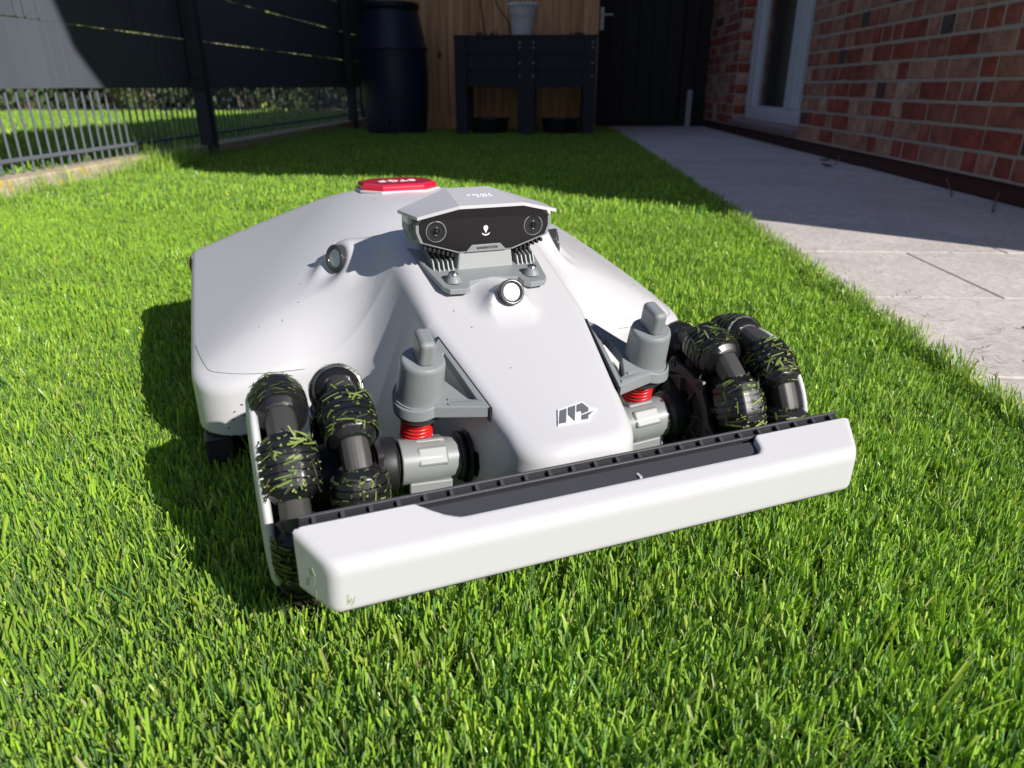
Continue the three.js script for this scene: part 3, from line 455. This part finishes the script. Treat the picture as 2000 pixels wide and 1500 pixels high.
// ---- struts, axles and omni wheels
const blade2 = (len, w) => { const g = new THREE.PlaneGeometry(w, len, 1, 2), p = g.attributes.position; for (let i = 0; i < p.count; i++) if (Math.abs(p.getY(i)) > len * 0.4) { p.setX(i, p.getX(i) * 0.7); p.setZ(i, len * len / 0.26); } g.computeVertexNormals(); return g; };
const clipM = [[0.15, 0.22, 0.03], [0.08, 0.13, 0.025], [0.22, 0.27, 0.08], [0.03, 0.042, 0.018]].map(c => new THREE.MeshPhysicalMaterial({ color: C(...c), roughness: 0.7, side: THREE.DoubleSide }));
for (const s of [-1, 1]) {
  const t = new THREE.Group(); t.name = 'suspension_strut'; t.position.set(s * 0.1188, 0.1395, -0.1835); t.quaternion.setFromUnitVectors(V(0, 1, 0), V(-s * 0.05, 0.95, 0.29).normalize()); mower.add(t);
  part('cap', merge([lathe([[0.0222, -0.006], [0.0215, 0.004], [0.0205, 0.036], [0.0195, 0.0395], [0.0175, 0.041], [0, 0.041]], 48)]), M.grey, t);
  part('knob', new RoundedBoxGeometry(0.0145, 0.026, 0.028, 4, 0.005).translate(0, 0.052, 0), M.grey, t);
  part('collar', lathe([[0, -0.024], [0.019, -0.024], [0.0235, -0.018], [0.0245, -0.008], [0.0245, 0.0]], 40), M.dark, t);
  const c = []; for (let i = 0; i <= 90; i++) { const a = i / 90 * Math.PI * 2 * 6; c.push(V(Math.cos(a) * 0.0140, -0.024 - i / 90 * 0.026, Math.sin(a) * 0.0140)); }
  part('spring', new THREE.TubeGeometry(new THREE.CatmullRomCurve3(c), 240, 0.0019, 7), M.spring, t);
  part('damper', cyl(0.0118, 0.0118, -0.052, -0.02, 24), std(0.40, 0.012, 0.012, 0.4), t);
  part('spring_seat', lathe([[0, -0.0525], [0.0155, -0.0525], [0.0165, -0.0505], [0.0155, -0.049]], 32), std(0.6, 0.6, 0.62, 0.35), t);
  part('damper_rod', cyl(0.006, 0.006, -0.085, -0.052, 16), M.dark, t);
  // triangular bracket that lies along the nose edge
  const by = (x, z) => 0.1475 + (-0.183 - z) * 0.345 + (0.074 - Math.abs(x)) * 0.16;
  const lay = (pts, d, drop, holes = [], bev = 0) => { const g = extrude(pts.map(p => [p[0], -p[1]]), d, bev, holes.map(q => q.map(p => [p[0], -p[1]]))), p = g.attributes.position; for (let i = 0; i < p.count; i++) { const x = p.getX(i), z = -p.getY(i); p.setXYZ(i, s * x, by(x, z) - drop + p.getZ(i), z); } if (s < 0) { for (let i = 0; i < p.count; i += 3) for (const k of 'xyz') { const a = p['get' + k.toUpperCase()](i + 1), b = p['get' + k.toUpperCase()](i + 2); p['set' + k.toUpperCase()](i + 1, b); p['set' + k.toUpperCase()](i + 2, a); } } g.computeVertexNormals(); return g; };
  const arc = []; for (let i = 0; i <= 42; i++) { const a = rad(-105 + i * 5.067); arc.push([0.1188 + 0.0255 * Math.cos(a), -0.1835 - 0.0255 * Math.sin(a)]); }
  const outer = [[0.0655, -0.140], ...arc, [0.0825, -0.245]];
  const slot = [[0.0735, -0.152], [0.0805, -0.157], [0.0935, -0.187], [0.0905, -0.218], [0.0835, -0.222]];
  const br = part('bracket', lay(outer, 0.011, 0.009, [slot], 0.0012), M.grey, mower); br.name = 'strut_bracket';
  part('rib', lay([[0.071, -0.1445], [0.0995, -0.1555], [0.1000, -0.1570], [0.0712, -0.1462]], 0.0022, -0.0015), M.grey, br);
  part('rib', lay([[0.0845, -0.1565], [0.0985, -0.1610], [0.0985, -0.1625], [0.0845, -0.1582]], 0.0022, -0.0015), M.grey, br);
  part('rib', lay([[0.0855, -0.2355], [0.1035, -0.209], [0.1045, -0.2100], [0.0865, -0.2375]], 0.0022, -0.0015), M.grey, br);
  const tg = new TextGeometry('SUSPENSION', { font, size: 0.0032, depth: 0.0006, curveSegments: 2 }), tp = tg.attributes.position; for (let i = 0; i < tp.count; i++) { const u = tp.getX(i), v = tp.getY(i), x = s < 0 ? 0.0975 - u : 0.0715 + u, z = -0.1490 - v - (x - 0.0715) * 0.30; tp.setXYZ(i, s * x, by(x, z) + 0.0014 + tp.getZ(i), z); } tg.computeVertexNormals();
  part('lettering', tg, M.grey, br);
  part('gasket', lay([[0.0640, -0.1385], [0.0665, -0.1385], [0.0845, -0.247], [0.0815, -0.248]], 0.0135, 0.0122), M.black, br);
  // axle housing (axis across)
  const ax = new THREE.Group(); ax.name = 'axle_housing'; ax.position.set(s * 0.116, 0.0705, -0.183); ax.rotation.z = s * 0.06; ax.scale.set(1, 0.94, 0.94); mower.add(ax);
  const along = g => g.rotateZ(-s * Math.PI / 2);                                  // +y of the lathe points outwards
  part('casting', along(lathe([[0, -0.031], [0.0195, -0.031], [0.0215, -0.029], [0.0218, -0.013], [0.0235, -0.011], [0.0240, 0.026], [0.0232, 0.0275], [0.0205, 0.0275], [0.020, 0.02], [0, 0.02]], 12)), M.silver, ax);
  part('pad', merge([rbox(-0.013, 0.017, 0.016, 0.0232, -0.010, 0.010, 0.003).rotateX(0.95), rbox(-0.013, 0.017, 0.016, 0.0232, -0.010, 0.010, 0.003).rotateX(-0.25), rbox(-0.02, 0.022, -0.0275, -0.016, -0.004, 0.019, 0.002)]), M.silver, ax);
  for (const x of [-0.012, 0.012]) part('screw', merge([cyl(0.0042, 0.0046, -0.036, -0.026, 16).translate(x, 0, 0.010), cyl(0.0025, 0.003, -0.039, -0.036, 12).translate(x, 0, 0.010)]), M.silver, ax);
  part('boot', along(clathe([[0.010, -0.029], [0.0205, -0.029], [0.026, -0.031], [0.026, -0.0335], [0.0205, -0.035], [0.0295, -0.037], [0.0295, -0.0395], [0.023, -0.041], [0.033, -0.043], [0.033, -0.046], [0.01, -0.05]], 14)), M.black, ax);
  part('hub_coupling', along(lathe([[0, 0.019], [0.0195, 0.019], [0.0195, 0.03], [0.0265, 0.031], [0.0275, 0.034], [0.0275, 0.043], [0.0262, 0.044], [0.0262, 0.055], [0.0, 0.055]], 40)), M.black, ax);
  // omni wheel
  const w = new THREE.Group(); w.name = 'omni_wheel'; w.position.set(s * 0.2165, 0.071, -0.183); mower.add(w);
  const R = 0.0768, TH = 0.0246, prof = [[0.008, -0.0272], [0.0130, -0.0272], [0.0150, -0.0262], [0.0188, -0.022]];
  for (let i = 0; i < 6; i++) { const y = -0.019 + i * 0.0066, rad_ = q => Math.sqrt(Math.max(0, (R + TH) ** 2 - q * q)) - R; const a = rad_(y), b = rad_(y + 0.005); prof.push([a - 0.0024, y], [a, y + 0.0003], [b, y + 0.0051], [b - 0.0024, y + 0.0054]); }
  prof.push([0.0188, 0.022], [0.0150, 0.0262], [0.0130, 0.0272], [0.008, 0.0272]);
  const rg = clathe(prof, 36, 0.6), cg = clathe([[0.0110, -0.0145], [0.0122, -0.013], [0.0125, 0], [0.0122, 0.013], [0.0110, 0.0145]], 28), arm = [];
  const clips = [[], [], [], []];
  for (let row = 0; row < 2; row++) for (let k = 0; k < 7; k++) {
    const off = s < 0 ? (row ? 26 : 0) : (row ? 11 : 36), x = s * (row ? 0.0265 : -0.0265), cA = rad(off + k * 51.43), rA = cA + rad(25.714);
    const put = (m, a, r) => { m.position.set(x, r * Math.cos(a), r * Math.sin(a)); m.rotation.x = a + Math.PI / 2; return m; };
    put(part('roller', rg, M.rubber, w), rA, R); put(part('connector', cg, M.pipe, w), cA, R + 0.0035);
    arm.push(new THREE.BoxGeometry(0.011, 0.05, 0.014).translate(0, 0.045, 0).rotateX(cA).translate(x, 0, 0));
    if (Math.cos(rA - 0.6) > -0.35) for (let i = 0; i < (row ? 150 : 130); i++) {
      const u = rr(-0.027, 0.027), near = Math.abs(u) > 0.0235, ps = rr(-1.5, 1.5), mat_ = 0, rb = (near ? 0.0145 : Math.sqrt((R + TH) ** 2 - u * u) - R) + 0.0006, len = 0.0015 + 0.017 * Math.pow(rnd(), 3);
      const g = blade2(len, rr(0.0010, 0.0022)); g.rotateZ(rnd() < 0.6 ? rr(1.1, 1.9) : rr(0, 3.1)); g.rotateX(rr(-0.05, 0.05)).rotateY(rr(-0.12, 0.12));
      g.translate(0, 0, -rb).rotateY(ps).translate(0, u, 0);                       // radial out is +z of the roller's own axes
      g.rotateX(rA - Math.PI / 2 + Math.PI).translate(0, 0, 0);
      const gg = g; gg.translate(x, R * Math.cos(rA), R * Math.sin(rA)); clips[Math.floor(rnd() * 4)].push(gg);
    }
  }
  part('spider', merge([...arm, cyl(0.03, 0.03, -0.034, 0.034, 32).rotateZ(Math.PI / 2)]), M.black, w);
  clips.forEach((c, i) => { const m = part('grass_clippings', merge(c), clipM[i], w); m.userData.kind = 'stuff'; });
  // inner flange with lugs, dished hub with ribs
  const fl = [];
  for (let i = 0; i <= 140; i++) { const a = i / 140 * Math.PI * 2, lug = Math.pow(Math.max(0, Math.cos(7 * (a - rad(s < 0 ? 0 : 36)))), 3); const r = 0.056 + 0.008 * lug; fl.push([Math.sin(a) * r, Math.cos(a) * r]); }
  const hole = []; for (let i = 0; i < 48; i++) { const a = -i / 48 * Math.PI * 2; hole.push([Math.sin(a) * 0.046, Math.cos(a) * 0.046]); }
  part('flange', extrude(fl.slice(0, -1), 0.005, 0.0008, [hole]).rotateY(s < 0 ? Math.PI / 2 : -Math.PI / 2).translate(-s * 0.0465, 0, 0), std(0.028, 0.026, 0.028, 0.4), w);
  const dish = along(lathe([[0.0465, 0.0], [0.045, -0.006], [0.040, -0.008], [0.026, -0.006], [0.0235, -0.014], [0.020, -0.014]].map(p => [p[0], p[1] - 0.040]).reverse(), 48));
  part('hub_dish', dish, M.black, w);
  for (let i = 0; i < 10; i++) part('hub_rib', new THREE.BoxGeometry(0.004, 0.017, 0.0016).translate(-s * 0.0495, 0.033, 0).rotateX(i * 0.6283), M.dark, w);
  for (let i = 0; i < 7; i++) part('flange_screw', lathe([[0.0042, 0], [0.0042, 0.0006], [0.0036, 0.0010], [0.0018, 0.0010], [0.0016, -0.001], [0, -0.001]], 16).rotateZ(s * Math.PI / 2).translate(-s * 0.0518, 0.0565, 0).rotateX(rad(s < 0 ? 0 : 36) + i * 0.8976), M.black, w);
  // white outer cover ring with dark centre
  part('cover_ring', along(lathe([[0.058, 0.050], [0.062, 0.054], [0.080, 0.0525], [0.0850, 0.050], [0.0865, 0.047], [0.0835, 0.0440], [0.058, 0.046]], 64)), std(0.60, 0.60, 0.60, 0.5), w);
  part('cover_centre', along(lathe([[0, 0.0475], [0.0585, 0.0475], [0.0585, 0.0440], [0, 0.044]], 48)), M.dark, w);
  part('cover_spacer', along(cyl(0.042, 0.055, 0.030, 0.0438, 32)), std(0.10, 0.10, 0.10, 0.6), w);
}
// ---- bumper
{
  const b = new THREE.Group(); b.name = 'bumper'; mower.add(b);
  const barF = (x, y, z) => {
    const a = Math.abs(x);
    let d = smax((y - 0.1185 + (z + 0.034) * 0.40) / 1.077, z - 0.0015 + (y - 0.1) * -0.06, 0.009);
    d = smax(d, 0.0625 - y + Math.max(0, -z) * 0.12, 0.007);
    d = smax(d, (a - 0.2494) * 0.86 + (z + 0.034) * 0.51, 0.006);
    d = Math.max(d, -0.0355 - z);
    const nx = x < 0 ? 0.139 + (z + 0.019) * -1.35 : 0.139 - (z + 0.019) * 0.15;       // cut-out over the dark centre panel
    const cut = smax(smax(a - nx, z + 0.0185, 0.010), 0.075 - y, 0.004);
    return smax(d, -cut, 0.004);
  };
  part('bumper_bar', sdfGeo(barF, [-0.256, 0.055, -0.04], [0.256, 0.125, 0.008], 0.0021), M.white, b);
  const plast = std(0.052, 0.052, 0.060, 0.45);
  part('centre_panel', extrude([[0.0358, 0.1120], [0.0172, 0.1062], [0.0172, 0.08], [0.0358, 0.08]], 0.330, 0.0005).rotateY(Math.PI / 2).translate(-0.165, 0, 0), plast, b);
  part('back_bar', merge([rbox(-0.244, 0.244, 0.060, 0.109, -0.0470, -0.0362, 0.003), rbox(-0.2435, 0.2435, 0.10, 0.1195, -0.0480, -0.0455, 0.001, 1)]), plast, b);
  // ladder of slots along the top edge, tilted towards the front
  const inc = g => g.rotateX(rad(30)).translate(0, 0.1160, -0.0362), L = 0.2435, len = 0.0100;
  part('rail', inc(rbox(-L, L, -0.005, 0.0006, -len, -len + 0.0024, 0.0008, 1)), plast, b);
  part('rail', inc(rbox(-L, L, -0.005, 0, -0.0024, 0, 0.0008, 1)), plast, b);
  part('slot_floor', inc(box(-L, L, -0.0065, -0.0045, -len + 0.002, -0.002)), M.black, b);
  for (let i = -11; i <= 12; i++) part('rail_rib', inc(box((i - 0.5) * 0.0203 - 0.0014, (i - 0.5) * 0.0203 + 0.0014, -0.0045, -0.0003, -len + 0.0023, -0.0023)), plast, b);
  part('under_strip', extrude([[-0.222, 0.003], [0.222, 0.003], [0.240, 0.05], [-0.240, 0.05]], 0.003, 0.0008).rotateX(-Math.PI / 2).translate(0, 0.0596, -0.004), M.black, b);
  // green smears and scuffs where the bar has brushed through grass
  const st = []; for (let i = 0; i < 14; i++) { const y = rr(0.072, 0.10); st.push(new THREE.BoxGeometry(0.0003, rr(0.003, 0.010), 0.0008).rotateX(rr(-0.5, 0.5)).rotateY(0.53).translate(-0.2382 + rr(-0.004, 0.006), y, -0.0155 + rr(-0.004, 0.004))); }
  for (let i = 0; i < 7; i++) st.push(new THREE.BoxGeometry(0.0006, rr(0.002, 0.005), 0.0003).rotateZ(rr(-0.9, -0.2)).translate(-0.217 + rr(-0.004, 0.003), rr(0.070, 0.080), 0.0003));
  const sm_ = part('grass_smears', merge(st), std(0.36, 0.42, 0.24, 0.7), b); sm_.userData.kind = 'stuff';
  part('scratch', box(0.020, 0.0222, 0.1082, 0.1100, -0.0275, -0.021), std(0.6, 0.6, 0.62, 0.6), b);
}
// ---- lights at the tail, bits of cut grass on the white shell
for (const s of [-1, 1]) { const l = new THREE.Group(); l.name = 'tail_light'; mower.add(l); part('light_hood', rbox(s * 0.318 - 0.010, s * 0.318 + 0.010, 0.09, 0.150, -0.865, -0.83, 0.005), M.white, l); part('light_lens', rbox(s * 0.3285 - 0.003, s * 0.3285 + 0.003, 0.10, 0.144, -0.862, -0.826, 0.002), std(0.10, 0.02, 0.015, 0.12), l); }
{
  const gs = [];
  for (let i = 0; i < 46; i++) {
    const x = rr(-0.31, 0.31), z = rr(-0.75, -0.09); if (Math.abs(x) > 0.3275 - 0.0 || (z > -0.37 && Math.abs(x) > 0.06)) continue;
    const y = surfaceY(x, z); if (y < 0.09) continue; const e = 0.001, n = V(shellF(x + e, y, z) - shellF(x - e, y, z), shellF(x, y + e, z) - shellF(x, y - e, z), shellF(x, y, z + e) - shellF(x, y, z - e)).normalize();
    const len = rr(0.0008, 0.003); gs.push(new THREE.BoxGeometry(0.0006, 0.0003, len).rotateY(rr(0, 3)).applyQuaternion(new THREE.Quaternion().setFromUnitVectors(V(0, 1, 0), n)).translate(x + n.x * 0.0003, y + n.y * 0.0003, z + n.z * 0.0003));
  }
  for (let i = 0; i < 26; i++) { const x = rr(-0.30, -0.07), y = rr(0.04, 0.10); gs.push(new THREE.BoxGeometry(0.0012, rr(0.001, 0.004), 0.0004).rotateZ(rr(0, 3)).translate(x, y, -0.3852)); }
  const m = part('grass_specks', merge(gs), std(0.05, 0.055, 0.04, 0.9), mower); m.userData.kind = 'stuff';
}

// ------------------------------------------------------------------ the grass
function tuftGeo(n, spread, h0, h1, w0, w1, lean, segs = 3) {
  const pos = [], nor = [], col = [], idx = [];
  for (let i = 0; i < n; i++) {
    const a = rr(0, 6.283), r = spread * Math.sqrt(rnd()), bx = Math.cos(a) * r, bz = Math.sin(a) * r, H = rr(h0, h1), w = rr(w0, w1), th = rr(0, 6.283), ln = Math.abs(lean * (rnd() + rnd() - 0.7)) * (rnd() < 0.18 ? 1.9 : 1), ld = rr(0, 6.283), curl = rr(0, 0.45) * ln;
    const k = rnd(), c = k < 0.42 ? [0.36, 0.59, 0.030] : k < 0.64 ? [0.26, 0.48, 0.030] : k < 0.80 ? [0.12, 0.29, 0.045] : k < 0.985 ? [0.47, 0.65, 0.06] : [0.52, 0.50, 0.26], v = rr(0.8, 1.2);
    const sx = Math.cos(th), sz = Math.sin(th), cut = rr(-0.25, 0.25), b0 = pos.length / 3;
    let x = bx, y = -0.004, z = bz, ang = ln * 0.72;
    for (let s = 0; s <= segs; s++) {
      const t = s / segs, ww = w * (s === segs ? 0.62 : 1 - 0.25 * t * t) * 0.5, tx = Math.cos(ld) * Math.sin(ang), tz = Math.sin(ld) * Math.sin(ang), ty = Math.cos(ang);
      const n3 = V(sx, 0, sz).cross(V(tx, ty, tz)).normalize();
      for (const q of [-1, 1]) { const o = s === segs ? q * cut * w : 0; pos.push(x + sx * ww * q, y + o, z + sz * ww * q); const m = n3.clone().addScaledVector(V(sx, 0, sz), q * 0.45).normalize(); nor.push(m.x, m.y, m.z); col.push(c[0] * v, c[1] * v, c[2] * v); }
      const d = H / segs; x += tx * d; y += ty * d; z += tz * d; ang += curl / segs * 1.6;
    }
    for (let s = 0; s < segs; s++) { const o = b0 + s * 2; idx.push(o, o + 1, o + 2, o + 1, o + 3, o + 2); }
  }
  const g = new THREE.BufferGeometry(); g.setAttribute('position', new THREE.Float32BufferAttribute(pos, 3)); g.setAttribute('normal', new THREE.Float32BufferAttribute(nor, 3)); g.setAttribute('color', new THREE.Float32BufferAttribute(col, 3)); g.setIndex(idx); return g;
}
const grassMat = new THREE.MeshPhysicalMaterial({ color: C(1, 1, 1), vertexColors: true, roughness: 1, transmission: 0.34, thickness: 0, clearcoat: 0.7, clearcoatRoughness: 0.2, side: THREE.DoubleSide });
const lawnGroup = new THREE.Group(); lawnGroup.name = 'lawn_grass'; lawnGroup.userData = { kind: 'stuff', label: 'short mown green grass covering the garden lawn', category: 'grass' }; scene.add(lawnGroup);
function sow(name, variants, places) {
  const lists = variants.map(() => []); places.forEach(p => lists[Math.floor(rnd() * variants.length)].push(p));
  const q = new THREE.Quaternion(), e = new THREE.Euler(), m = new THREE.Matrix4(), col = new THREE.Color();
  variants.forEach((g, i) => {
    if (!lists[i].length) return;
    const im = shade(new THREE.InstancedMesh(g, grassMat, lists[i].length)); im.name = name;
    lists[i].forEach(([x, z, s, y = 0, tint = 1], k) => { e.set(rr(-0.12, 0.12), rr(0, 6.283), rr(-0.12, 0.12)); m.compose(V(x, y, z), q.setFromEuler(e), V(s, s * rr(0.85, 1.15), s)); im.setMatrixAt(k, m); const v = rr(0.85, 1.12) * tint; im.setColorAt(k, col.setRGB(v * rr(0.9, 1.1), v, v * rr(0.85, 1.1))); });
    lawnGroup.add(im);
  });
}
{
  // wheel print keeps tall blades out of the mower's own volume
  const mp = mower.position, ct = Math.cos(mower.rotation.y), st = Math.sin(mower.rotation.y);
  const local = (x, z) => { const dx = x - mp.x, dz = z - mp.z; return [ct * dx - st * dz, st * dx + ct * dz]; };
  const under = (x, z) => { const [a, b] = local(x, z); if (Math.abs(a) < 0.31 && b < -0.43 && b > -0.86) return 0.35; if (Math.abs(Math.abs(a) - 0.217) < 0.058 && Math.abs(b + 0.183) < 0.075) return 0.2; return 1; };
  const tone = (x, z) => { const n = fbm(x * 3.1 + 40, z * 3.1 + 40, 0, 3, 61), m = fbm(x * 11 + 9, z * 11 + 70, 0, 2, 66); return 0.78 + 0.30 * n + 0.16 * m; };
  const strew = (x0, x1, z0, z1, per, s0, s1, keep = () => true) => { const out = [], n = Math.floor((x1 - x0) * (z1 - z0) * per); for (let i = 0; i < n; i++) { const x = rr(x0, x1), z = rr(z0, z1); if (!keep(x, z)) continue; const u = under(x, z), hgt = 0.82 + 0.36 * fbm(x * 9 + 3, z * 9 + 5, 0, 2, 15); out.push([x, z, rr(s0, s1) * u * hgt, 0, tone(x, z)]); } return out; };
  const edge = GARDEN.path, inView = (x, z) => Math.abs(x - z * -0.05) < -z * 0.80 + 0.42;
  const fine = Array.from({ length: 7 }, () => tuftGeo(16, 0.017, 0.016, 0.036, 0.0012, 0.0027, 0.95));
  sow('near_grass', fine, strew(-1.25, edge, -1.15, -0.12, 9000, 0.9, 1.12, inView));
  const mid = Array.from({ length: 6 }, () => tuftGeo(18, 0.024, 0.018, 0.039, 0.0021, 0.0040, 0.95, 2));
  sow('middle_grass', mid, strew(-2.08, edge, -2.5, -1.15, 4600, 0.9, 1.1, inView));
  const off = (x, z) => !inView(x, z) || z > -0.12;
  sow('middle_grass', mid, strew(-2.08, edge, -2.5, 0.9, 1700, 0.9, 1.1, off));
  const coarse = Array.from({ length: 5 }, () => tuftGeo(20, 0.045, 0.028, 0.050, 0.0035, 0.0065, 0.85, 2));
  sow('far_grass', coarse, strew(-2.08, edge, -7.45, -2.5, 1500, 0.95, 1.15));
  sow('far_grass', coarse, strew(-9, -2.3, -12.6, -3, 150, 1.2, 2.0));
  sow('far_grass', coarse, strew(0.45, edge, -8.4, -7.4, 400, 0.9, 1.1));
  // coarser blades and clippings lying flat among the rest
  const flat = Array.from({ length: 5 }, () => tuftGeo(5, 0.03, 0.022, 0.048, 0.0022, 0.0038, 2.1, 4));
  sow('coarse_blades', flat, strew(-1.25, edge, -1.6, -0.12, 900, 0.8, 1.1, inView).map(p => [p[0], p[1], p[2], 0.006, p[4]]));
  // longer blades hanging over the edge of the paving and along the kerb
  const long = Array.from({ length: 5 }, () => tuftGeo(9, 0.02, 0.026, 0.058, 0.0015, 0.0028, 1.35, 4));
  const rim = []; for (let i = 0; i < 1500; i++) { const z = -0.3 - 5.5 * Math.pow(rnd(), 1.7); rim.push([edge - Math.abs(rr(-0.03, 0.03)) + 0.012, z, rr(0.7, 1.05), 0.004, 0.9]); }
  sow('edge_grass', long, rim);
  const wild = Array.from({ length: 4 }, () => tuftGeo(8, 0.02, 0.08, 0.19, 0.003, 0.006, 0.8, 5));
  const kerb = []; for (let i = 0; i < 900; i++) { const z = rr(-7.2, -2.4), dense = Math.exp(-(((z + 3.75) / 0.33) ** 2)); if (rnd() > 0.22 + dense) continue; kerb.push([-2.06 + rr(-0.02, 0.05) + dense * rr(0, 0.16), z, rr(0.45, 0.7) + dense * rr(0.15, 0.5), 0.0, 0.95]); }
  sow('kerb_grass', wild, kerb);
  const verge = []; for (let i = 0; i < 130; i++) verge.push([-2.03 + rr(-0.03, 0.06), rr(-4.5, -2.3), rr(0.35, 0.7), 0, 1]);
  sow('kerb_grass', wild, verge);
}
// loose cut grass and twigs on the paving
{
  const gs = []; for (let i = 0; i < 170; i++) { const t = rnd() < 0.5, x = t ? GARDEN.path + Math.abs(rr(-0.13, 0.13)) + 0.02 : rr(0.72, 1.25), z = t ? rr(-2.4, -0.7) : rr(-2.1, -1.0); gs.push(blade2(rr(0.008, 0.03), rr(0.001, 0.002)).rotateX(-Math.PI / 2 + rr(-0.1, 0.1)).rotateY(rr(0, 6.3)).translate(x, 0.0285, z)); }
  const m = single('grass_litter', merge(gs), new THREE.MeshPhysicalMaterial({ color: C(0.10, 0.115, 0.055), roughness: 0.9, side: THREE.DoubleSide }), 'dry grass cuttings scattered over the paved path', 'grass cuttings'); m.userData.kind = 'stuff';
  const leafGeo = (s, curl) => { const g = new THREE.PlaneGeometry(s, s * 1.7, 4, 5), p = g.attributes.position; for (let i = 0; i < p.count; i++) { const v = p.getY(i) / (s * 0.85), w = Math.sqrt(Math.max(0.02, 1 - v * v)); p.setX(i, p.getX(i) * w); p.setZ(i, curl * s * (v * v + 2.2 * (p.getX(i) / s) ** 2)); } g.computeVertexNormals(); return g.rotateX(-Math.PI / 2); };
  const dl = new THREE.MeshStandardMaterial({ color: C(0.022, 0.018, 0.02), roughness: 0.8, side: THREE.DoubleSide });
  for (const [x, z, s, a, l] of [[1.53, -4.15, 0.05, 0.4, 'dark curled dead leaf lying on the shaded paving'], [1.64, -4.5, 0.05, 1.7, 'dark dead leaf caught at the foot of the brick plinth']]) { const o = single('dead_leaf', leafGeo(s, 0.18), dl, l, 'leaf'); o.position.set(x, 0.03, z); o.rotation.y = a; }
  const tw = (pts, r, l) => single('twig', new THREE.TubeGeometry(new THREE.CatmullRomCurve3(pts.map(p => V(...p))), 16, r, 6), std(0.25, 0.17, 0.11, 0.9), l, 'twig');
  tw([[1.60, 0.029, -2.98], [1.66, 0.034, -3.10], [1.715, 0.065, -3.26]], 0.0025, 'thin pale curved twig leaning on the brick plinth');
  tw([[1.55, 0.029, -2.60], [1.62, 0.034, -2.72], [1.70, 0.06, -2.84]], 0.003, 'pale reddish twig at the foot of the brick wall, nearer the sunlit paving');
  tw([[1.60, 0.03, -4.22], [1.63, 0.05, -4.28], [1.66, 0.07, -4.33]], 0.003, 'short pale stalk beside the dead leaf at the plinth');
  tw([[0.86, 0.029, -1.27], [0.90, 0.032, -1.24], [0.93, 0.029, -1.20]], 0.0022, 'small dark stalk lying on the sunlit paving');
}

renderer.render(scene, camera);
